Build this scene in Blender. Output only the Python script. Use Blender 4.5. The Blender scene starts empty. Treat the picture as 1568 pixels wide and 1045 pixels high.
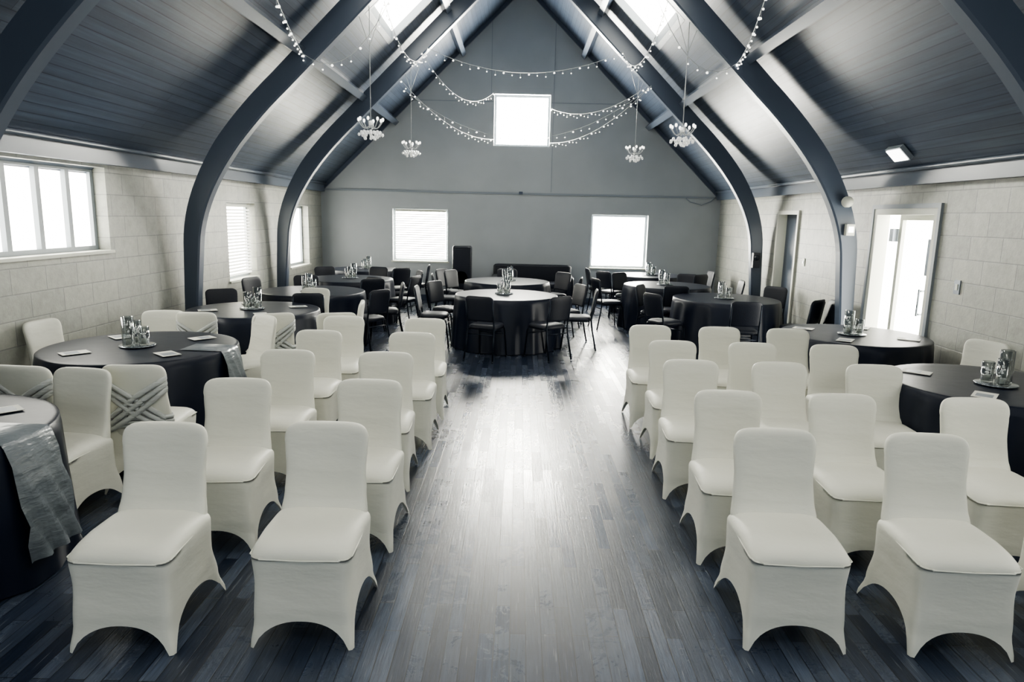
import bpy, math, random
from mathutils import Vector, Matrix
random.seed(7)
sc = bpy.context.scene
pi = math.pi
sin, cos = math.sin, math.cos

# ------------------------------------------------------------------ materials
def newmat(name):
    m = bpy.data.materials.new(name); m.use_nodes = True
    nt = m.node_tree
    return m, nt, nt.nodes['Principled BSDF']

def pmat(name, col, rough=0.5, metal=0.0, emis=None, estr=0.0, bump=0.0, bscale=20.0, coat=0.0, sheen=0.0, var=0.0, spec=0.5, stretch=(1,1,1), bdist=0.02):
    m, nt, b = newmat(name)
    b.inputs['Base Color'].default_value = (*col, 1)
    b.inputs['Roughness'].default_value = rough
    b.inputs['Metallic'].default_value = metal
    b.inputs['Coat Weight'].default_value = coat
    b.inputs['Sheen Weight'].default_value = sheen
    b.inputs['Specular IOR Level'].default_value = spec
    if emis:
        b.inputs['Emission Color'].default_value = (*emis, 1)
        b.inputs['Emission Strength'].default_value = estr
    if bump or var:
        tc = nt.nodes.new('ShaderNodeTexCoord')
        mp = nt.nodes.new('ShaderNodeMapping'); mp.inputs['Scale'].default_value = stretch
        nz = nt.nodes.new('ShaderNodeTexNoise'); nz.inputs['Scale'].default_value = bscale
        nz.inputs['Detail'].default_value = 4
        nt.links.new(tc.outputs['Object'], mp.inputs[0]); nt.links.new(mp.outputs[0], nz.inputs['Vector'])
        if bump:
            bp = nt.nodes.new('ShaderNodeBump'); bp.inputs['Strength'].default_value = bump
            bp.inputs['Distance'].default_value = bdist
            nt.links.new(nz.outputs['Fac'], bp.inputs['Height']); nt.links.new(bp.outputs[0], b.inputs['Normal'])
        if var:
            cr = nt.nodes.new('ShaderNodeValToRGB')
            cr.color_ramp.elements[0].position = 0.3; cr.color_ramp.elements[1].position = 0.7
            cr.color_ramp.elements[0].color = (*[c*(1-var) for c in col], 1)
            cr.color_ramp.elements[1].color = (*[min(1, c*(1+var)) for c in col], 1)
            nt.links.new(nz.outputs['Fac'], cr.inputs[0]); nt.links.new(cr.outputs[0], b.inputs['Base Color'])
    return m

def brickmat(name, swz, bw, bh, c1, c2, mortar, msize, rough, rvar=0.0, bump=0.2, noise_var=0.3, nstretch=(1,1,1), nscale=4, coat=0.0, offset=0.5, spec=0.5, scratch=0.0):
    m, nt, b = newmat(name)
    N = nt.nodes; L = nt.links
    tc = N.new('ShaderNodeTexCoord'); sp = N.new('ShaderNodeSeparateXYZ'); cb = N.new('ShaderNodeCombineXYZ')
    L.new(tc.outputs['Object'], sp.inputs[0])
    L.new(sp.outputs[swz[0]], cb.inputs[0]); L.new(sp.outputs[swz[1]], cb.inputs[1])
    br = N.new('ShaderNodeTexBrick')
    br.inputs['Scale'].default_value = 1.0
    br.inputs['Brick Width'].default_value = bw; br.inputs['Row Height'].default_value = bh
    br.inputs['Mortar Size'].default_value = msize
    br.inputs['Color1'].default_value = (*c1, 1); br.inputs['Color2'].default_value = (*c2, 1)
    br.inputs['Mortar'].default_value = (*mortar, 1); br.offset = offset
    br.inputs['Mortar Smooth'].default_value = 0.3
    L.new(cb.outputs[0], br.inputs['Vector'])
    mp = N.new('ShaderNodeMapping'); mp.inputs['Scale'].default_value = nstretch
    L.new(tc.outputs['Object'], mp.inputs[0])
    nz = N.new('ShaderNodeTexNoise'); nz.inputs['Scale'].default_value = nscale; nz.inputs['Detail'].default_value = 8
    nz.inputs['Roughness'].default_value = 0.65
    L.new(mp.outputs[0], nz.inputs['Vector'])
    mr = N.new('ShaderNodeMapRange'); mr.inputs[1].default_value = 0.25; mr.inputs[2].default_value = 0.75
    mr.inputs[3].default_value = 1-noise_var; mr.inputs[4].default_value = 1+noise_var
    L.new(nz.outputs['Fac'], mr.inputs[0])
    mx = N.new('ShaderNodeVectorMath'); mx.operation = 'SCALE'
    L.new(br.outputs['Color'], mx.inputs[0]); L.new(mr.outputs[0], mx.inputs['Scale'])
    colout = mx.outputs[0]
    b.inputs['Roughness'].default_value = rough
    b.inputs['Coat Weight'].default_value = coat
    b.inputs['Coat Roughness'].default_value = 0.22
    b.inputs['Specular IOR Level'].default_value = spec
    rsock = None
    if rvar:
        n2 = N.new('ShaderNodeTexNoise'); n2.inputs['Scale'].default_value = 5.5; n2.inputs['Detail'].default_value = 9
        n2.inputs['Roughness'].default_value = 0.8; n2.inputs['Distortion'].default_value = 0.6
        L.new(tc.outputs['Object'], n2.inputs['Vector'])
        r2 = N.new('ShaderNodeMapRange'); r2.inputs[1].default_value = 0.3; r2.inputs[2].default_value = 0.7
        r2.inputs[3].default_value = rough-rvar; r2.inputs[4].default_value = rough+rvar
        L.new(n2.outputs['Fac'], r2.inputs[0]); rsock = r2.outputs[0]
    if scratch:
        # each board takes the varnish a little differently
        bwn = N.new('ShaderNodeRGBToBW'); L.new(br.outputs['Color'], bwn.inputs[0])
        pr = N.new('ShaderNodeMapRange'); pr.inputs[1].default_value = 0.01; pr.inputs[2].default_value = 0.09; pr.inputs[3].default_value = 0.09; pr.inputs[4].default_value = -0.05
        L.new(bwn.outputs[0], pr.inputs[0])
        ad = N.new('ShaderNodeMath'); ad.operation = 'ADD'; L.new(rsock, ad.inputs[0]); L.new(pr.outputs[0], ad.inputs[1]); rsock = ad.outputs[0]
        # fine scuff marks worn into the varnish
        acc = None
        for ang in (0.35, 0.9, 1.9, 2.7):
            m3 = N.new('ShaderNodeMapping'); m3.inputs['Rotation'].default_value = (0, 0, ang); m3.inputs['Location'].default_value = (ang*7, ang*3, 0); m3.inputs['Scale'].default_value = (48, 2.4, 1)
            n3 = N.new('ShaderNodeTexNoise'); n3.inputs['Scale'].default_value = 1.6; n3.inputs['Detail'].default_value = 3
            L.new(tc.outputs['Object'], m3.inputs[0]); L.new(m3.outputs[0], n3.inputs['Vector'])
            st = N.new('ShaderNodeMapRange'); st.inputs[1].default_value = 0.66; st.inputs[2].default_value = 0.74; st.inputs[3].default_value = 0; st.inputs[4].default_value = scratch
            L.new(n3.outputs['Fac'], st.inputs[0])
            if acc is None: acc = st.outputs[0]
            else:
                a2 = N.new('ShaderNodeMath'); a2.operation = 'MAXIMUM'; L.new(acc, a2.inputs[0]); L.new(st.outputs[0], a2.inputs[1]); acc = a2.outputs[0]
        mc = N.new('ShaderNodeMix'); mc.data_type = 'RGBA'
        L.new(acc, mc.inputs[0]); L.new(colout, mc.inputs[6]); mc.inputs[7].default_value = (0.20, 0.22, 0.25, 1)
        colout = mc.outputs[2]
    L.new(colout, b.inputs['Base Color'])
    if rsock: L.new(rsock, b.inputs['Roughness'])
    if bump:
        iv = N.new('ShaderNodeMath'); iv.operation = 'SUBTRACT'
        L.new(nz.outputs['Fac'], iv.inputs[0]); L.new(br.outputs['Fac'], iv.inputs[1])
        bp = N.new('ShaderNodeBump'); bp.inputs['Strength'].default_value = bump; bp.inputs['Distance'].default_value = 0.01
        L.new(iv.outputs[0], bp.inputs['Height']); L.new(bp.outputs[0], b.inputs['Normal'])
        if coat: L.new(bp.outputs[0], b.inputs['Coat Normal'])
    return m

M_cover = pmat('chair_cover_spandex', (0.69, 0.69, 0.615), 0.52, bump=0.55, bscale=4.5, stretch=(1,1,2.6), sheen=0.1, bdist=0.012)
M_sash = pmat('organza_sash', (0.50, 0.52, 0.51), 0.35, bump=0.6, bscale=14, stretch=(1,1,6), sheen=0.3)
M_cloth = pmat('dark_tablecloth', (0.005, 0.009, 0.022), 0.40, bump=0.12, bscale=6, spec=0.38)
M_runner = pmat('satin_runner', (0.13, 0.15, 0.17), 0.28, bump=1.0, bscale=4.5, spec=0.8, stretch=(1,1,3))
M_black = pmat('black_upholstery', (0.005, 0.008, 0.018), 0.5, bump=0.1, bscale=60)
M_tube = pmat('dark_steel_tube', (0.012, 0.018, 0.03), 0.3, metal=0.6)
M_frame = pmat('arch_timber', (0.075, 0.095, 0.132), 0.33, bump=0.05, bscale=3)
M_trim = pmat('dark_trim', (0.07, 0.09, 0.13), 0.35)
M_wframe = pmat('window_frame_paint', (0.26, 0.29, 0.32), 0.4)
M_pale = pmat('pale_paint', (0.60, 0.61, 0.54), 0.45)
M_paper = pmat('paper_white', (0.72, 0.72, 0.66), 0.6)
def pane(nm, s, c=(1.0, 0.975, 0.87)): return pmat(nm, (0.9, 0.9, 0.9), 0.2, emis=c, estr=s)
M_pane = pane('overcast_window_pane', 12.0)
M_pane_end = pane('bright_window_pane', 65.0)
M_pane_sq = pane('bright_gable_pane', 190.0)
M_pane_fill = pane('fill_window_pane', 2.2, (0.82, 0.91, 1.0))  # unseen panes added as fill light; blue tint cools the chair fronts
M_sky = pane('rooflight_pane', 11.5)
M_bulb = pmat('fairy_bulb', (1, 1, 1), 0.3, emis=(1.0, 0.97, 0.88), estr=2.5)
M_lum = pmat('luminaire_glow', (1, 1, 1), 0.3, emis=(1.0, 0.98, 0.92), estr=6.0)
M_wire = pmat('wire', (0.35, 0.37, 0.38), 0.4)
M_crystal = pmat('crystal', (0.8, 0.82, 0.82), 0.08, metal=0.5, emis=(1, 0.98, 0.9), estr=0.25)
M_switch = pmat('switch_metal', (0.25, 0.28, 0.32), 0.3, metal=0.5)
M_mirror = pmat('smoked_mirror', (0.30, 0.33, 0.36), 0.12, metal=0.8)
M_blind = pmat('blind_slat', (0.75, 0.75, 0.68), 0.5, emis=(1, 0.98, 0.9), estr=1.6)  # slats given their own glow, standing in for daylight behind them
M_gable = pmat('gable_plaster', (0.40, 0.425, 0.44), 0.5, var=0.05, bscale=1.5, bump=0.03)
BC = ((0.37, 0.375, 0.335), (0.31, 0.318, 0.29), (0.235, 0.245, 0.232))
M_block_y = brickmat('painted_block', (1, 2), 0.45, 0.225, *BC, 0.006, 0.45, bump=0.35, noise_var=0.16, nscale=12)
M_block_x = brickmat('painted_block_end', (0, 2), 0.45, 0.225, *BC, 0.006, 0.45, bump=0.35, noise_var=0.16, nscale=12)
M_floor = brickmat('varnished_floor_planks', (1, 0), 0.62, 0.072, (0.006, 0.012, 0.028), (0.066, 0.084, 0.122), (0.002, 0.004, 0.010), 0.0024, 0.27, rvar=0.05, bump=0.16, noise_var=0.45, nstretch=(28, 1.6, 1), nscale=3, coat=0.15, offset=0.37, spec=0.42, scratch=0.45)
M_ceil = brickmat('varnished_ceiling_boards', (1, 0), 5.0, 0.072, (0.062, 0.081, 0.118), (0.044, 0.060, 0.093), (0.020, 0.030, 0.052), 0.004, 0.38, rvar=0.04, bump=0.10, noise_var=0.35, nstretch=(20, 0.6, 20), nscale=1.5)

m, nt, b = newmat('clear_glass')
N = nt.nodes; L = nt.links
tr = N.new('ShaderNodeBsdfTransparent'); tr.inputs[0].default_value = (0.86, 0.88, 0.88, 1)
gl = N.new('ShaderNodeBsdfGlossy'); gl.inputs['Roughness'].default_value = 0.08
fr = N.new('ShaderNodeLayerWeight'); fr.inputs['Blend'].default_value = 0.35
mx = N.new('ShaderNodeMixShader')
L.new(fr.outputs['Facing'], mx.inputs[0]); L.new(tr.outputs[0], mx.inputs[1]); L.new(gl.outputs[0], mx.inputs[2])
L.new(mx.outputs[0], N['Material Output'].inputs[0]); N.remove(b)
M_glass = m

# ------------------------------------------------------------------ mesh builder
class MB:
    def __init__(s): s.v = []; s.f = []; s.m = []; s.sm = []; s.mats = []
    def mi(s, mat):
        if mat not in s.mats: s.mats.append(mat)
        return s.mats.index(mat)
    def face(s, idx, mat, smooth=False):
        s.f.append(tuple(idx)); s.m.append(s.mi(mat)); s.sm.append(smooth)
    def box(s, x0, x1, y0, y1, z0, z1, mat, M=None):
        b = len(s.v)
        for z in (z0, z1):
            for (x, y) in ((x0, y0), (x1, y0), (x1, y1), (x0, y1)):
                p = Vector((x, y, z)); s.v.append(M @ p if M else p)
        for q in ((0,3,2,1),(4,5,6,7),(0,1,5,4),(1,2,6,5),(2,3,7,6),(3,0,4,7)):
            s.face([b+i for i in q], mat)
    def prism(s, poly, axis, a0, a1, mat, smooth=False):
        b = len(s.v); n = len(poly)
        for a in (a0, a1):
            for (u, w) in poly:
                s.v.append(Vector((u, a, w)) if axis == 'y' else Vector((a, u, w)))
        s.face([b+i for i in range(n)], mat); s.face([b+n+i for i in reversed(range(n))], mat)
        for i in range(n):
            j = (i+1) % n
            s.face([b+j, b+i, b+n+i, b+n+j], mat, smooth)
    def loft(s, rings, mat, cap0=True, cap1=True, smooth=True, closed=True):
        b = len(s.v); n = len(rings[0])
        for r in rings: s.v.extend(Vector(p) for p in r)
        for k in range(len(rings)-1):
            for i in range(n if closed else n-1):
                j = (i+1) % n
                s.face([b+k*n+i, b+k*n+j, b+(k+1)*n+j, b+(k+1)*n+i], mat, smooth)
        if cap0: s.face([b+i for i in reversed(range(n))], mat, smooth)
        if cap1: s.face([b+(len(rings)-1)*n+i for i in range(n)], mat, smooth)
    def tube(s, pts, r, mat, n=8):
        pts = [Vector(p) for p in pts]; rings = []
        for k, p in enumerate(pts):
            d = (pts[min(k+1, len(pts)-1)] - pts[max(k-1, 0)]).normalized()
            a = d.cross(Vector((0.13, 0.31, 1)) if abs(d.z) < 0.9 else Vector((1, 0.1, 0))).normalized()
            c = d.cross(a).normalized()
            rr = r[k] if isinstance(r, (list, tuple)) else r
            rings.append([p + a*rr*cos(2*pi*i/n) + c*rr*sin(2*pi*i/n) for i in range(n)])
        s.loft(rings, mat)
    def ball(s, c, r, mat, n=8, m=5, sz=1.0):
        c = Vector(c); rings = []
        for k in range(1, m):
            ph = pi*k/m
            rings.append([c + Vector((r*sin(ph)*cos(2*pi*i/n), r*sin(ph)*sin(2*pi*i/n), -r*sz*cos(ph))) for i in range(n)])
        s.loft(rings, mat)
    def mesh(s, name, recalc=True):
        me = bpy.data.meshes.new(name)
        me.from_pydata([tuple(v) for v in s.v], [], s.f)
        for mt in s.mats: me.materials.append(mt)
        me.polygons.foreach_set('material_index', s.m)
        me.polygons.foreach_set('use_smooth', s.sm)
        if recalc:
            import bmesh
            bm = bmesh.new(); bm.from_mesh(me); bmesh.ops.recalc_face_normals(bm, faces=bm.faces); bm.to_mesh(me); bm.free()
        me.update(); return me
    def build(s, name, loc=(0,0,0), rot=0.0):
        return place(s.mesh(name), name, loc, rot)

def place(me, name, loc=(0,0,0), rot=0.0, parent=None):
    o = bpy.data.objects.new(name, me); sc.collection.objects.link(o)
    o.location = loc; o.rotation_euler = (0, 0, rot)
    if parent: o.parent = parent
    return o

# ------------------------------------------------------------------ room
HW = 4.37; Y0 = -4.0; Y1 = 15.3; EZ = 2.40; SL = 0.97; TH = 0.23
def roof(x): return EZ + (HW - abs(x))*SL

mb = MB(); mb.box(-HW-TH, HW+TH, Y0-TH, Y1+TH, -0.1, 0, M_floor); mb.build('floor')

def cells(a0, a1, b0, b1, holes):
    A = sorted({a0, a1, *[h[0] for h in holes], *[h[1] for h in holes]})
    B = sorted({b0, b1, *[h[2] for h in holes], *[h[3] for h in holes]})
    for i in range(len(A)-1):
        for j in range(len(B)-1):
            ca = (A[i]+A[i+1])/2; cb = (B[j]+B[j+1])/2
            if any(h[0] < ca < h[1] and h[2] < cb < h[3] for h in holes): continue
            yield A[i], A[i+1], B[j], B[j+1]

Lholes = [(4.75, 7.35, 1.44, 2.30), (10.35, 11.45, 0.82, 2.0), (13.15, 14.35, 0.82, 2.0), (-1.2, 1.2, 1.0, 2.25)]
Rholes = [(7.3, 8.6, 0, 2.08), (10.9, 11.8, 0, 2.08), (-1.2, 1.2, 1.0, 2.25), (2.2, 3.6, 1.2, 2.25)]
mb = MB()
for a, b_, c, d in cells(Y0-TH, Y1+TH, 0, EZ, Lholes): mb.box(-HW-TH, -HW, a, b_, c, d, M_block_y)
mb.build('wall_left')
mb = MB()
for a, b_, c, d in cells(Y0-TH, Y1+TH, 0, EZ, Rholes): mb.box(HW, HW+TH, a, b_, c, d, M_block_y)
mb.build('wall_right')

def gable(name, y0, y1, mat, lowholes, sq):
    mb = MB()
    for a, b_, c, d in cells(-HW, HW, 0, EZ, lowholes): mb.box(a, b_, y0, y1, c, d, mat)
    x0, x1, z0, z1 = sq
    mb.prism([(-HW, EZ), (x0, EZ), (x0, roof(x0))], 'y', y0, y1, mat)
    mb.prism([(HW, EZ), (x1, EZ), (x1, roof(x1))], 'y', y0, y1, mat)
    mb.box(x0, x1, y0, y1, EZ, z0, mat)
    mb.prism([(x0, z1), (x1, z1), (x1, roof(x1)), (0, roof(0)), (x0, roof(x0))], 'y', y0, y1, mat)
    return mb.build(name)
FW = [(-2.80, -1.58, 0.86, 2.0), (1.58, 2.82, 0.80, 1.97)]
SQ = (-0.6, 0.6, 3.38, 4.45)
gable('wall_back', Y1, Y1+TH, M_gable, FW, SQ)
RW = [(-3.4, -1.4, 0.9, 2.2), (-1.0, 1.0, 0.0, 2.2), (1.4, 3.4, 0.9, 2.2)]
gable('wall_front', Y0-TH, Y0, M_block_x, RW, (-1.3, 1.3, 3.2, 4.7))

SKY = [(-0.9, 1.0), (2.9, 4.5), (6.4, 8.0), (9.85, 11.55)]  # only the last bay is in view; the rest added to light chairs
SX0, SX1 = 1.15, 2.15
for sgn, nm in ((-1, 'ceiling_left'), (1, 'ceiling_right')):
    mb = MB()
    for a, b_, c, d in cells(0.0, HW+TH, Y0-TH, Y1+TH, [(SX0, SX1, s0, s1) for s0, s1 in SKY]):
        off = 0.16
        mb.prism([(sgn*a, roof(a)), (sgn*b_, EZ+(HW-b_)*SL), (sgn*b_, EZ+(HW-b_)*SL+off), (sgn*a, roof(a)+off)], 'y', c, d, M_ceil)
    mb.build(nm)
k = 0
for sgn in (-1, 1):
    for s0, s1 in SKY:
        k += 1
        mb = MB()
        def sl(x0, x1, o0, o1): return [(sgn*x0, roof(x0)+o0), (sgn*x1, roof(x1)+o0), (sgn*x1, roof(x1)+o1), (sgn*x0, roof(x0)+o1)]
        mb.prism(sl(SX0+.02, SX1-.02, 0.12, 0.14), 'y', s0+.02, s1-.02, M_sky)
        for xx in (SX0, SX1-0.06): mb.prism(sl(xx, xx+0.06, -0.02, 0.15), 'y', s0, s1, M_wframe)
        for yy in (s0, s1-0.05): mb.prism(sl(SX0+.06, SX1-.06, -0.02, 0.15), 'y', yy, yy+0.05, M_wframe)
        mb.build('window_%d' % (20+k))

def window(name, side, a0, a1, z0, z1, mull=0, blinds=False, sill=True, mat=None):
    mb = MB(); mat = mat or M_pane
    def bx(u0, u1, n0, n1, w0, w1, mat):
        if side == 'L': mb.box(-HW-n1, -HW-n0, u0, u1, w0, w1, mat)
        elif side == 'R': mb.box(HW+n0, HW+n1, u0, u1, w0, w1, mat)
        elif side == 'B': mb.box(u0, u1, Y1+n0, Y1+n1, w0, w1, mat)
        else: mb.box(u0, u1, Y0-n1, Y0-n0, w0, w1, mat)
    f = 0.05
    bx(a0+f, a1-f, 0.17, 0.18, z0+f, z1-f, mat)
    bx(a0, a0+f, 0.13, 0.21, z0, z1, M_wframe); bx(a1-f, a1, 0.13, 0.21, z0, z1, M_wframe)
    bx(a0+f, a1-f, 0.13, 0.21, z0, z0+f, M_wframe); bx(a0+f, a1-f, 0.13, 0.21, z1-f, z1, M_wframe)
    for i in range(mull):
        c = a0 + (a1-a0)*(i+1)/(mull+1)
        bx(c-0.03, c+0.03, 0.12, 0.2, z0+f, z1-f, M_wframe)
    if sill: bx(a0-0.03, a1+0.03, -0.03, 0.13, z0-0.025, z0+0.005, M_pale)
    if blinds:
        n = int((z1-z0-0.1)/0.05)
        for i in range(n):
            z = z0+0.06+i*0.05
            bx(a0+0.06, a1-0.06, 0.07, 0.10, z, z+0.028, M_blind)
        bx(a0+0.05, a1-0.05, 0.06, 0.11, z1-0.06, z1-0.01, M_pale)
    return mb.build(name)
window('window_1', 'L', 4.75, 7.35, 1.44, 2.30, mull=5)
window('window_2', 'L', 10.35, 11.45, 0.82, 2.0, blinds=True)
window('window_3', 'L', 13.15, 14.35, 0.82, 2.0)
window('window_4', 'B', *FW[0], blinds=True, mat=M_pane_end)
window('window_5', 'B', *FW[1], mat=M_pane_end)
window('window_6', 'B', *SQ, sill=False, mat=M_pane_sq)
window('window_7', 'L', -1.2, 1.2, 1.0, 2.25, mull=2, mat=M_pane_fill)  # this and the one opposite are out of view, added as fill
window('window_8', 'R', -1.2, 1.2, 1.0, 2.25, mull=2, mat=M_pane_fill)
window('window_12', 'R', 2.2, 3.6, 1.2, 2.25, mull=2)  # out of view, added as a side light source
for i, r in enumerate(RW): window('window_%d' % (9+i), 'F', *r, mull=2, sill=False, mat=M_pane_fill)  # glowing windows added behind the camera to light chair fronts
window('window_13', 'F', -1.3, 1.3, 3.2, 4.7, mull=2, sill=False, mat=M_pane_fill)  # added fill above them, also behind the camera

# ---- doors
mb = MB()
y0, y1 = 7.3, 8.6
for a, b_ in ((y0, y0+0.07), (y1-0.07, y1)): mb.box(HW-0.02, HW+TH, a, b_, 0, 2.08, M_pale)
mb.box(HW-0.02, HW+TH, y0+.07, y1-.07, 2.01, 2.08, M_pale)
for a, b_ in ((y0-0.05, y0), (y1, y1+0.05)): mb.box(HW-0.03, HW, a, b_, 0, 2.13, M_wframe)
mb.box(HW-0.03, HW, y0, y1, 2.08, 2.13, M_wframe)
mb.box(HW+0.14, HW+0.15, y0+.07, y1-.07, 0.02, 2.01, M_pane)
mb.box(HW+0.09, HW+0.135, 8.15, 8.21, 0, 2.01, M_pale)
mb.box(HW+0.09, HW+0.135, y0+.07, y0+.13, 0, 2.01, M_pale)
mb.box(HW+0.09, HW+0.135, y0+.13, 8.15, 0, 0.12, M_pale)
mb.box(HW+0.09, HW+0.135, y0+.13, 8.15, 1.95, 2.01, M_pale)
mb.box(HW+0.10, HW+0.12, 7.56, 7.62, 1.35, 1.75, M_switch)
mb.tube([(HW+0.06, 7.60, 0.9), (HW+0.06, 7.60, 1.2)], 0.012, M_switch)
mb.tube([(HW+0.06, 7.60, 1.18), (HW+0.12, 7.60, 1.18)], 0.012, M_switch)
mb.tube([(HW+0.06, 7.60, 0.92), (HW+0.12, 7.60, 0.92)], 0.012, M_switch)
mb.box(HW+0.03, HW+0.10, 8.22, 8.30, 1.70, 1.85, M_switch)
mb.build('door_1')
mb = MB()
y0, y1 = 10.9, 11.8
for a, b_ in ((y0, y0+0.06), (y1-0.06, y1)): mb.box(HW-0.03, HW+TH, a, b_, 0, 2.08, M_pale)
mb.box(HW-0.03, HW+TH, y0+.06, y1-.06, 2.02, 2.08, M_pale)
mb.box(HW+0.12, HW+0.17, y0+.06, y1-.06, 0.01, 2.02, M_trim)
mb.box(HW+0.105, HW+0.12, y0+.20, y0+.34, 1.2, 1.8, M_pane)
mb.tube([(HW+0.07, y0+.13, 1.0), (HW+0.07, y0+.25, 1.0)], 0.012, M_switch)
mb.tube([(HW+0.07, y0+.13, 1.0), (HW+0.13, y0+.13, 1.0)], 0.012, M_switch)
mb.build('door_2')

# ---- trims
mb = MB(); mb.box(-HW, HW, Y1-0.03, Y1, 2.36, 2.40, M_wframe); mb.box(-.03, .05, Y1-.1, Y1-.03, 2.36, 2.42, M_trim)
mb.tube([(3.6, Y1-.03, 2.36), (3.7, Y1-.03, 2.28), (3.95, Y1-.03, 2.22), (4.15, Y1-.03, 2.3), (4.25, Y1-.03, 2.4)], .012, M_wframe)
mb.build('trim_1')
mb = MB()
mb.box(-2.35, -.62, Y1-0.008, Y1, 4.28, 4.295, M_wframe); mb.box(.62, 2.35, Y1-0.008, Y1, 4.28, 4.295, M_wframe)
mb.box(.66, .672, Y1-0.008, Y1, 2.42, 5.9, M_wframe); mb.box(-.672, -.66, Y1-0.008, Y1, 4.3, 5.9, M_wframe)
mb.build('trim_2')
for i, sg in enumerate((-1, 1)):
    mb = MB()
    xs = sorted((sg*(HW-0.10), sg*HW))
    mb.box(xs[0], xs[1], Y0, Y1-0.04, 2.33, 2.48, M_frame)
    mb.tube([(sg*(HW-0.13), y, 2.50) for y in (Y0, 5, 10, Y1-0.05)], 0.025, M_frame)
    mb.build('trim_%d' % (3+i))
for i, sg in enumerate((-1, 1)):
    mb = MB()
    mb.prism([(sg*HW, EZ), (0, roof(0)), (0, roof(0)-.09), (sg*(HW-.06), EZ-.04)], 'y', Y1-0.06, Y1, M_frame)
    mb.build('trim_%d' % (5+i))
mb = MB(); mb.box(-HW, HW, Y1-.02, Y1, 0, .12, M_trim); mb.build('baseboard_back')
mb = MB(); mb.box(-HW, -HW+.02, Y0, Y1-.02, 0, .12, M_trim); mb.build('baseboard_left')
mb = MB()
for a, b_ in ((Y0, 7.25), (8.65, 10.9), (11.8, Y1-.02)): mb.box(HW-.02, HW, a, b_, 0, .12, M_trim)
mb.build('baseboard_right')

# ---- curved arch frames
def arch_half(sg):
    inner = [(4.17, 0.0), (4.11, 0.8), (4.05, 1.45)]
    p0, p1, p2 = (4.05, 1.45), (3.98, 2.33), (2.85, roof(2.85)-.50)
    for i in range(1, 19):
        t = i/18
        inner.append(((1-t)**2*p0[0]+2*t*(1-t)*p1[0]+t*t*p2[0], (1-t)**2*p0[1]+2*t*(1-t)*p1[1]+t*t*p2[1]))
    for i in range(1, 7):
        x = 2.85*(1-i/6); inner.append((x, roof(x)-.50+.04*i/6))
    outer = []
    for i, (x, z) in enumerate(inner):
        a = inner[max(0, i-1)]; c = inner[min(len(inner)-1, i+1)]
        d = Vector((c[0]-a[0], c[1]-a[1])).normalized()
        th = .13 + .13*min(1, z/2.6)
        if i == len(inner)-1: outer.append((0, z+.32)); continue
        ox, oz = x + d.y*th, z - d.x*th
        outer.append((min(HW-.002, ox), oz))
    return [(sg*x, z) for x, z in inner], [(sg*x, z) for x, z in outer]
for fy in (-1.5, 1.7, 4.98, 8.8, 12.2):
    mb = MB()
    for sg in (-1, 1):
        inn, out = arch_half(sg); w = 0.08
        rings = []
        for (a, b_) in zip(inn, out):
            ax, az = a; bx_, bz = b_
            d = Vector((bx_-ax, bz-az)).normalized()*0.02
            rings.append([(bx_, fy-w, bz), (ax+d.x, fy-w, az+d.y), (ax, fy-w+.018, az), (ax, fy+w-.018, az), (ax+d.x, fy+w, az+d.y), (bx_, fy+w, bz)])
        mb.loft(rings, M_frame, smooth=False)
        xs = sorted((sg*4.15, sg*(HW-.003)))
        mb.box(xs[0]-.005, xs[1], fy-w-.012, fy+w+.012, 0, .16, M_trim)
    mb.build('arch_frame')
for x in (2.80, 1.36):
    for sg in (-1, 1):
        mb = MB(); c = Vector((sg*x, roof(x)-.002)); t = Vector((sg*1, -SL)).normalized(); n = Vector((-sg*SL, -1)).normalized()
        if x > 2:
            q = [c+t*.055, c-t*.055, c-t*.055+n*.19, c+t*.055+n*.19]
        else:
            q = [c+t*.05, c-t*.05, c-t*.05+n*.17, c+t*.05+n*.17]
        mb.prism([(p.x, p.y) for p in q], 'y', Y0, Y1-.06, M_frame)
        mb.build('purlin')

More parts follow.
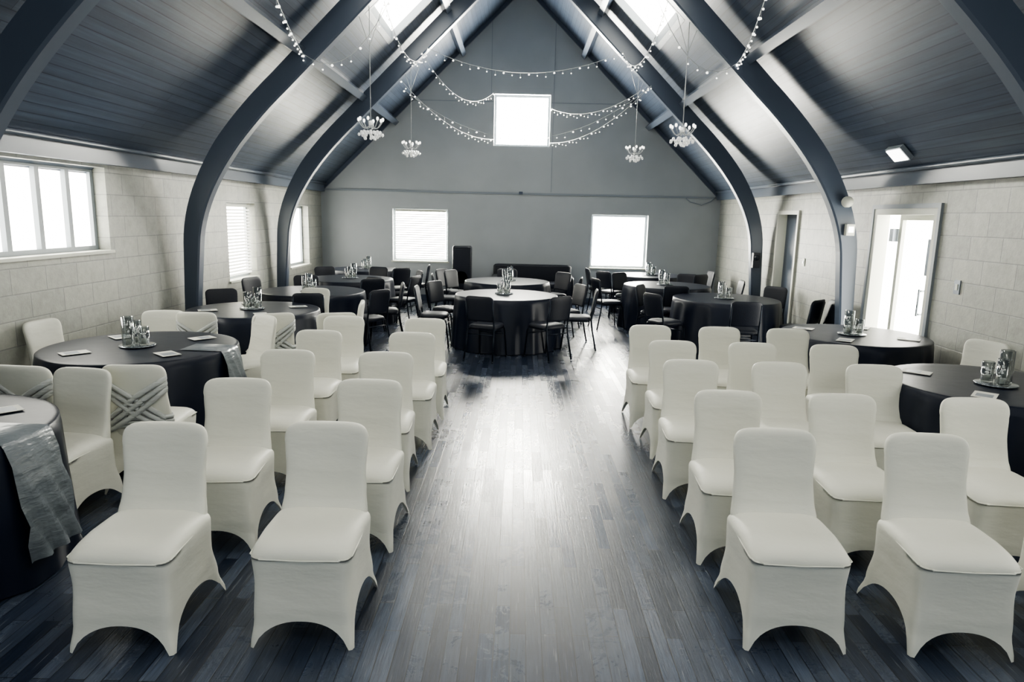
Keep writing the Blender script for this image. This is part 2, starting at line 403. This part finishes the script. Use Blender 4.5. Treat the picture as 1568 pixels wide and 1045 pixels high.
# ------------------------------------------------------------------ covered chair
def sq_ring(hx, hy, cx, cy, zf, p=7, n=14):
    out = []
    for side in range(4):
        for i in range(n):
            t = -1 + 2*i/n
            nn = (1+abs(t)**p)**(1/p)
            u, w = 1/nn, t/nn
            x, y = [(u, w), (-w, u), (-u, -w), (w, -u)][side]
            out.append((cx+hx*x, cy+hy*y, zf))
    return out
def lerp(tab, x):
    if x <= tab[0][0]: return tab[0][1]
    for (a, va), (b_, vb) in zip(tab, tab[1:]):
        if x <= b_:
            u = (x-a)/(b_-a); u = u*u*(3-2*u); return va+(vb-va)*u
    return tab[-1][1]
def covered_chair(name, sash=False):
    mb = MB()
    ZT = 0.425
    HX = [(0, .240), (.12, .225), (.30, .217), (.425, .224)]
    YF = [(0, -.275), (.12, -.256), (.30, -.244), (.425, -.250)]
    YB = [(0, .30), (.12, .255), (.28, .215), (.43, .205)]
    rings = []
    for k in range(16):
        v = k/15
        ring = []
        base = sq_ring(1, 1, 0, 0, 0, p=10, n=20)
        for idx, (x, y, _) in enumerate(base):
            side = idx//20; t = -1+2*(idx % 20)/20
            ah = (.165, .18, .165, .120)[side]
            tt = min(1, abs(t)/.86)
            zb = ah*math.sqrt(max(0, 1-tt**2.2)) if tt < 1 else 0
            z = zb+(ZT-zb)*v
            hx = lerp(HX, z); yf = lerp(YF, z); yb = lerp(YB, z)
            pull = .03*(1-abs(t)**2)*max(0, 1-z/.43)
            X = x*hx; Y = (yf+yb)/2 + y*(yb-yf)/2
            if side in (0, 2): X *= (1-pull*2.6)
            else: Y -= (pull if Y > 0 else -pull)*.8
            ring.append((X, Y, z+.004))
        rings.append(ring)
    for (s_, z, p) in ((1.012, .436, 9), (1.01, .447, 8), (.99, .460, 7), (.95, .473, 6), (.86, .486, 5), (.72, .494, 4), (.5, .497, 3.5), (.25, .494, 3), (.02, .493, 3)):
        r = []
        for (x, y, _) in sq_ring(.222, .2275, 0, -.0225, 0, p=p, n=20):
            X = x*s_; Y = -.0225+(y+.0225)*s_
            droop = .022*max(0, -Y-.06)/.19
            r.append((X, Y, z - droop - (0.010 if s_ < .7 else 0)))
        rings.append(r)
    mb.loft(rings, M_cover, cap0=False)
    W = [(.36, .205), (.46, .208), (.56, .198), (.66, .193), (.78, .200), (.82, .203)]
    T = [(.36, .02), (.43, .060), (.48, .050), (.53, .040), (.60, .034), (.80, .028)]
    rings = []
    zs = [.36+.02*i for i in range(23)] + [.81, .825, .838, .85, .860, .869, .876, .881, .885, .887]
    zs = sorted(set(round(z, 4) for z in zs if z <= .888))
    for z in zs:
        w = lerp(W, z); t = lerp(T, z)
        if z > .79:
            u = (z-.79)/.0972; q = max(0.0, 1-min(1, u)**3.2)**(1/3.2); w = .203*max(q, .02)*.32 + .203*.68*(q**.30 if q > 0 else .02); t = .028*max(q, .1)**.7
        cy = .182+(max(z, .42)-.42)*.16 - max(0, t-.034)*.75
        r = []
        for (x, y, _) in sq_ring(w, t, 0, 0, 0, p=3.4, n=10):
            r.append((x, cy+y-.022*(x/.2)**2, z))
        rings.append(r)
    mb.loft(rings, M_cover)
    pts = [(-.218, .05, .443), (-.2255, -.1, .438), (-.223, -.215, .428), (-.17, -.2515, .420), (0, -.2555, .418), (.17, -.2515, .420), (.223, -.215, .428), (.2255, -.1, .438), (.218, .05, .443)]
    mb.tube(pts, .0035, M_cover, n=6)
    if sash:
        def back_y(x, z): return .182+(max(z, .42)-.42)*.16 - .022*(x/.2)**2
        for sg in (-1, 1):
            for q in range(3):
                rr = []
                for i in range(13):
                    u = i/12; x = sg*(-.205+.41*u); z = .79-.30*u-.035*q+.02*sin(pi*u)*(1-q)
                    y = back_y(x, z)+.034+.012*sin(pi*u) + (0.004*q+ (.004 if sg > 0 else 0))
                    if abs(x) > .19: y -= .03
                    rr.append([(x, y, z+.022), (x, y+.007, z+.008), (x, y+.007, z-.008), (x, y, z-.022), (x, y-.008, z)])
                mb.loft(rr, M_sash)
        for q in range(3):
            z = .52-.03*q
            rr = []
            for i in range(33):
                a = 2*pi*i/32; x = .214*cos(a); y = back_y(0, z)+.056*sin(a)-.014
                rr.append([(x, y, z+.018), (x*1.03, y+.006*sin(a), z), (x, y, z-.018), (x*.97, y, z)])
            mb.loft(rr, M_sash)
    return mb.mesh(name)
ME_cov = covered_chair('covered_banquet_chair')
ME_sash = covered_chair('sashed_banquet_chair', True)

def chair_at(x, y, face=0.0, sash=False):
    me, nm = (ME_sash, 'sashed_banquet_chair') if sash else (ME_cov, 'covered_banquet_chair')
    return place(me, nm, (x, y, 0), math.radians(face))
LR = [(2.90, 2.97), (3.81, 3.86), (4.72, 4.72), (5.60, 5.60), (6.46, 6.42)]
for i, (ya, yb) in enumerate(LR):
    chair_at(-1.67-.01*i+(0, -.0, .0, -.02, .0)[i], ya, (0, 3, 0, -2, 1)[i])
    chair_at((-.915, -.90, -.955, -.905, -.90)[i], yb, (0, -1, 2, 0, 1)[i])
RRr = [3.04, 3.80, 4.70, 5.50, 6.33]
RX = [(1.285, 2.02, 2.74), (1.275, 1.965, 2.74), (1.27, 1.925, 2.60), (1.32, 1.985, 2.67), (1.285, 1.96, 2.60)]
for i, y in enumerate(RRr):
    for j, x in enumerate(RX[i]):
        chair_at(x, y-(0.02*j if i in (0, 1) else .01*j), random.uniform(-3, 3))
chair_at(-2.78, 3.98, -8)
chair_at(-2.54, 4.60, 180+6, True)
chair_at(-3.17, 4.50, 180-4, True)
chair_at(-2.62, 6.44, -38)
chair_at(-3.50, 6.56, 14)
chair_at(-2.56, 7.00, 180+30, True)
chair_at(-3.22, 6.98, 182, True)
chair_at(-4.04, 6.00, 82)
chair_at(-2.75, 8.92, -8)
chair_at(-2.05, 7.85, -80)
chair_at(-1.93, 7.15, 200)
chair_at(4.02, 6.02, -68)
chair_at(4.0, 3.95, 200)

# ------------------------------------------------------------------ black stacking chair
def black_chair():
    mb = MB()
    mb.loft([sq_ring(.20*s_, .20*s_, 0, -.01, z, p=5, n=8) for s_, z in ((.9, .42), (.99, .425), (1.0, .45), (.97, .47), (.85, .485), (.4, .49))], M_black)
    rings = []
    for z in [.54, .56, .62, .68, .74, .80, .83, .85, .865, .872]:
        u = max(0, (z-.80)/.0725); q = max(.03, 1-u**2.4)**(1/2.4)
        w = .185+.015*(z-.54)/.26; w = w*(.6+.4*q)
        w = w*(.93 if z < .55 else 1)
        rings.append([(x, .20+(z-.45)*.17+y-.02*(x/.2)**2, z) for x, y, _ in sq_ring(w, .022*max(q, .3), 0, 0, 0, p=3, n=8)])
    mb.loft(rings, M_black)
    for sg in (-1, 1):
        mb.tube([(sg*.185, .255, .83), (sg*.187, .215, .60), (sg*.187, .19, .45), (sg*.19, .21, .3), (sg*.205, .27, .004)], .012, M_tube)
        mb.tube([(sg*.18, .17, .425), (sg*.18, -.17, .425), (sg*.185, -.19, .38), (sg*.20, -.235, .004)], .012, M_tube)
        mb.ball((sg*.205, .27, .016), .016, M_tube); mb.ball((sg*.20, -.235, .016), .016, M_tube)
    mb.tube([(-.188, -.20, .33), (.188, -.20, .33)], .008, M_tube)
    mb.tube([(-.188, .20, .36), (.188, .20, .36)], .008, M_tube)
    return mb.mesh('stacking_chair')
ME_blk = black_chair()
def ring_chairs(cx, cy, angs, dist=1.05):
    for a in angs:
        r = math.radians(a)
        x, y = cx+dist*cos(r), cy+dist*sin(r)
        rot = math.atan2(cy-y, cx-x)+pi/2
        place(ME_blk, 'stacking_chair', (x, y, 0), rot+math.radians(random.uniform(-8, 8)))

# ------------------------------------------------------------------ tables
def table_mesh(R=.75, runner=None, seed=1):
    rnd = random.Random(seed); mb = MB(); n = 180
    ph = [rnd.uniform(0, 6.28) for _ in range(4)]
    def fold(a): return .55*cos(13*a+ph[0]+.8*sin(2*a+ph[3]))+.3*cos(9*a+ph[1])+.25*cos(21*a+ph[2])
    rings = []
    for s_ in (.02, .3, .6, .85, .96): rings.append([(R*s_*cos(2*pi*i/n), R*s_*sin(2*pi*i/n), .760) for i in range(n)])
    for r, z in ((.99, .758), (1.0, .752)): rings.append([(R*r*cos(2*pi*i/n), R*r*sin(2*pi*i/n), z) for i in range(n)])
    for k in range(1, 13):
        u = k/12; z = .752-.742*u
        ring = []
        for i in range(n):
            a = 2*pi*i/n
            r = R+.006+.045*u+.042*(u**.6)*fold(a)
            ring.append((r*cos(a), r*sin(a), z))
        rings.append(ring)
    mb.loft(rings, M_cloth, cap0=True, cap1=False)
    if runner is not None:
        a0 = math.radians(runner[0]); hw = runner[1]
        d = Vector((cos(a0), sin(a0), 0)); t = Vector((-sin(a0), cos(a0), 0))
        rr = []
        for s_, z in ((runner[2], .766), (runner[2]+.05, .766), (.6, .766)):
            rr.append([d*(R*s_)+t*(hw*(-1+2*j/16))+Vector((0, 0, z)) for j in range(17)])
        for z, o in ((.764, .0), (.74, .015), (.65, .040), (.55, .062), (.45, .078), (.35, .090), (.25, .100), (.16, .106)):
            row = []
            for j in range(17):
                w = hw*(-1+2*j/16)*(1+.12*(.76-z))
                rad = math.sqrt(max(0, (R+o)**2-w*w))
                row.append(d*(rad+.018*min(1, (.78-z)*2.5)*sin(j*1.1+z*22))+t*w+Vector((0, 0, z)))
            rr.append(row)
        mb.loft(rr, M_runner, cap0=False, cap1=False, closed=False)
    return mb.mesh('round_banquet_table', recalc=False)
TB = [(-3.20, 3.28, .76, (0, .17, .35), 1), (-3.13, 5.60, .75, (-2, .14, .52), 2), (-3.08, 7.92, .74, None, 3), (-3.0, 9.95, .75, None, 4), (-2.95, 11.95, .75, None, 5), (-3.15, 14.1, .72, None, 6),
      (-.17, 10.05, .75, None, 7), (-.20, 12.2, .75, None, 8), (3.52, 4.95, .72, None, 9), (3.52, 7.1, .72, None, 10),
      (3.10, 10.2, .77, None, 11), (2.62, 12.1, .75, None, 12), (2.7, 14.2, .72, None, 13)]

def centrepiece():
    mb = MB()
    n = 24
    mb.loft([[(.14*s_*cos(2*pi*i/n), .14*s_*sin(2*pi*i/n), z) for i in range(n)] for s_, z in ((.98, .0), (1, .003), (1, .006), (.98, .008))], M_mirror)
    for (x, y, r, h) in ((-.06, .03, .048, .25), (.05, .05, .045, .20), (.01, -.06, .042, .16)):
        prof = [(r*.98, .009), (r, .012), (r, h), (r-.004, h), (r-.004, .02), (.003, .018)]
        mb.loft([[(x+rr*cos(2*pi*i/n), y+rr*sin(2*pi*i/n), z) for i in range(n)] for rr, z in prof], M_glass)
        mb.loft([[(x+.02*cos(2*pi*i/12), y+.02*sin(2*pi*i/12), z) for i in range(12)] for z in (.021, .06)], M_paper)
        for q in range(9):
            a = random.uniform(0, 6.28); rr = random.uniform(0, r*.6)
            mb.ball((x+rr*cos(a), y+rr*sin(a), random.uniform(.05, h*.75)), .009, M_crystal, n=6, m=4)
    return mb.mesh('glass_vase_centrepiece')
ME_cp = centrepiece()
def menus():
    mb = MB()
    for k in range(4):
        a = k*pi/2+.5; M = Matrix.Translation((.50*cos(a), .50*sin(a), 0)) @ Matrix.Rotation(a+pi/2, 4, 'Z')
        mb.box(-.07, .07, -.10, .10, 0, .003, M_paper, M)
        mb.box(-.05, .05, -.07, .03, .0031, .0035, M_wframe, M)
    return mb.mesh('menu_cards')
ME_menu = menus()
for (x, y, R, run, sd) in TB:
    place(table_mesh(R, run, sd), 'round_banquet_table', (x, y, 0))
    place(ME_cp, 'glass_vase_centrepiece', (x+random.uniform(-.04, .04), y+random.uniform(-.04, .04), .767), random.uniform(0, 6))
    if y < 8.2: place(ME_menu, 'menu_cards', (x, y, .7675), .35 if run else random.uniform(0, 6))

ring_chairs(-3.0, 9.95, [-75, -30, 15, 60, 110, 150])
ring_chairs(-2.95, 11.95, [-60, -20, 30, 80, 125])
ring_chairs(-3.15, 14.1, [-45, 0])
ring_chairs(-3.08, 7.92, [130])
ring_chairs(-.17, 10.05, [-103, -57, -5, 30, 150, 188], 1.06)
ring_chairs(-.20, 12.2, [-10, 35, 90, 145, 190], 1.06)
ring_chairs(3.10, 10.2, [-95, -42, 38, 150, 205], 1.09)
ring_chairs(2.62, 12.1, [-95, 0, 60, 120, 190], 1.06)
ring_chairs(2.7, 14.2, [0, 180, 215, -50], 1.03)
place(ME_blk, 'stacking_chair', (-1.25, 13.0, 0), math.radians(60))
place(ME_blk, 'stacking_chair', (4.02, 9.25, 0), math.radians(-95))

# ------------------------------------------------------------------ speaker & sofa
mb = MB()
mb.loft([sq_ring(.21, .19, 0, 0, z, p=8, n=6) for z in (.0, .30)], M_black, smooth=False)
mb.loft([sq_ring(.20*s_, .17*s_, 0, 0, z, p=8, n=6) for s_, z in ((.95, .30), (1, .33), (1, 1.22), (.9, 1.25))], M_black, smooth=False)
mb.loft([sq_ring(.17, .01, 0, -.178, z, p=8, n=4) for z in (.38, 1.18)], M_black, smooth=False)
mb.loft([[(.13*cos(2*pi*i/20), -.19, z0+.13*sin(2*pi*i/20)) for i in range(20)] for z0 in (.6, .6001)], M_tube)
mb.build('pa_speaker', (-1.2, 14.6, 0))
mb = MB()
def rb(x0, x1, y0, y1, z0, z1):
    hx, hy = (x1-x0)/2, (y1-y0)/2
    mb.loft([sq_ring(hx*a, hy*a, (x0+x1)/2, (y0+y1)/2, z, p=8, n=8) for a, z in ((.96, z0), (1, z0+.03), (1, z1-.04), (.97, z1-.01), (.9, z1))], M_black)
rb(-.85, .85, -.4, .4, .08, .42); rb(-.68, 0, -.4, .2, .42, .52); rb(.01, .68, -.4, .2, .42, .52)
rb(-.85, .85, .2, .42, .42, .86); rb(-.87, -.68, -.4, .4, .2, .64); rb(.68, .87, -.4, .4, .2, .64)
for sx in (-.75, .75):
    for sy in (-.33, .33): mb.tube([(sx, sy, 0), (sx, sy, .1)], .025, M_tube)
mb.build('black_sofa', (.30, 14.75, 0))

# ------------------------------------------------------------------ chandeliers
def chandelier():
    mb = MB(); rnd = random.Random(3)
    mb.tube([(0, 0, 1.5), (0, 0, .1)], .005, M_wire, n=6)
    mb.ball((0, 0, .06), .035, M_crystal)
    for k in range(8):
        a = k*pi/4; r = .15
        pts = [(0, 0, .05)]
        for i in range(1, 7):
            u = i/6; pts.append((r*u*cos(a), r*u*sin(a), .05-.07*sin(pi*u)+.03*u))
        mb.tube(pts, .006, M_wire, n=6)
        mb.ball((r*cos(a), r*sin(a), .10), .016, M_bulb, sz=1.6)
        for q in range(4):
            rr = r*(.35+.2*q); mb.ball((rr*cos(a+.2), rr*sin(a+.2), -.05-.03*(q % 2)), .019, M_crystal, n=7, m=5, sz=1.2)
    for q in range(10):
        a = rnd.uniform(0, 6.28); rr = rnd.uniform(0, .1)
        mb.ball((rr*cos(a), rr*sin(a), -.08-rnd.random()*.05), .019, M_crystal, n=7, m=5, sz=1.2)
    for sg in (-1, 1): mb.tube([(0, 0, .95), (sg*.16, 0, 1.4)], .004, M_wire, n=5)
    return mb.mesh('crystal_chandelier')
ME_ch = chandelier()
for (x, y, z) in ((-1.87, 8.8, 2.93), (1.98, 8.8, 2.93), (-1.9, 12.2, 3.0), (1.95, 12.2, 3.0)):
    place(ME_ch, 'crystal_chandelier', (x, y, z))

# ------------------------------------------------------------------ fairy lights
mb = MB()
def swag(p, q, sag, step=.15):
    p, q = Vector(p), Vector(q); n = max(8, int((q-p).length/step*1.1)); pts = []
    for i in range(n+1):
        u = i/n; c = p.lerp(q, u); c.z -= sag*4*u*(1-u); pts.append(c)
    mb.tube(pts, .004, M_wire, n=5)
    for i, c in enumerate(pts):
        d = .015+.025*((i*7) % 3)
        mb.tube([c, c-Vector((0, 0, d))], .0025, M_wire, n=4)
        mb.ball(c-Vector((0, 0, d+.010)), .011 if i % 3 else .016, M_bulb, n=6, m=4)
swag((-1.6, 12.1, 4.62), (1.65, 12.1, 4.62), .36)
swag((-1.7, 12.1, 4.55), (-.62, 15.22, 4.45), .42)
swag((-2.05, 12.1, 4.1), (-.60, 15.2, 3.5), .25)
swag((-2.0, 12.1, 3.95), (2.1, 12.1, 4.05), .80)
swag((.62, 15.2, 4.15), (2.1, 12.1, 4.1), .25)
swag((.6, 15.2, 3.45), (2.15, 12.1, 4.1), .25)
swag((-1.95, 5.1, 3.98), (-2.65, 8.7, 3.76), .10)
swag((-2.65, 8.7, 3.76), (-1.5, 8.7, 4.6), .42)
swag((-1.7, 8.7, 4.48), (-1.6, 12.1, 4.62), .45)
swag((1.8, 5.1, 4.05), (2.56, 8.7, 3.76), .18)
swag((2.56, 8.7, 3.76), (1.5, 8.7, 4.6), .42)
swag((1.7, 8.7, 4.48), (1.65, 12.1, 4.62), .45)
mb.build('fairy_lights')

# ------------------------------------------------------------------ small fittings
t = math.atan(SL)
mb = MB()
M = Matrix.Rotation(t, 4, 'Y')
mb.box(-.09, .09, -.15, .15, -.05, .0, M_wframe, M); mb.box(-.075, .075, -.13, .13, -.062, -.0505, M_lum, M)
mb.build('emergency_light', (4.08, 7.66, roof(4.08)-.01))
mb = MB(); mb.box(-.012, 0, -.045, .045, -.07, .07, M_switch); mb.box(-.018, -.012, -.02, .02, -.03, .03, M_pale); mb.build('light_switch', (HW, 6.85, 1.30))
mb = MB(); mb.box(-.012, 0, -.04, .04, -.06, .06, M_pale); mb.box(-.018, -.012, -.015, .015, -.02, .02, M_switch); mb.build('light_switch', (HW, 10.6, 1.3))
mb = MB(); mb.ball((0, 0, 0), .07, M_pale, n=14, m=9); mb.box(-.02, .02, 0, .05, -.03, .03, M_pale); mb.build('security_sensor', (4.02, 8.64, 2.16))
mb = MB(); mb.box(-.05, .05, -.04, .03, -.08, .06, M_pale); mb.box(-.03, .03, -.05, -.04, -.04, .03, M_lum); mb.build('wall_sounder', (4.10, 8.68, 1.83))
mb = MB(); mb.box(-.06, .06, -.05, .04, -.12, .14, M_black); mb.ball((0, -.06, .06), .05, M_black, n=12, m=8); mb.build('alarm_box', (4.13, 12.06, 1.22))

w = bpy.data.worlds.new('World'); sc.world = w; w.use_nodes = True
bg = w.node_tree.nodes['Background']; bg.inputs[0].default_value = (0.75, 0.85, 1.0, 1); bg.inputs[1].default_value = 1.0

cd = bpy.data.cameras.new('camera'); co = bpy.data.objects.new('camera', cd); sc.collection.objects.link(co)
cd.sensor_width = 36; cd.lens = 24.1; cd.clip_start = .05
R = Matrix.Rotation(math.radians(.41), 4, 'Z') @ Matrix.Rotation(math.radians(90-10.36), 4, 'X') @ Matrix.Rotation(math.radians(1.3), 4, 'Z')
co.matrix_world = Matrix.Translation((0, 0, 1.9)) @ R
sc.camera = co
sc.view_settings.view_transform = 'AgX'
try: sc.view_settings.look = 'AgX - Medium High Contrast'
except Exception as e: print(e)
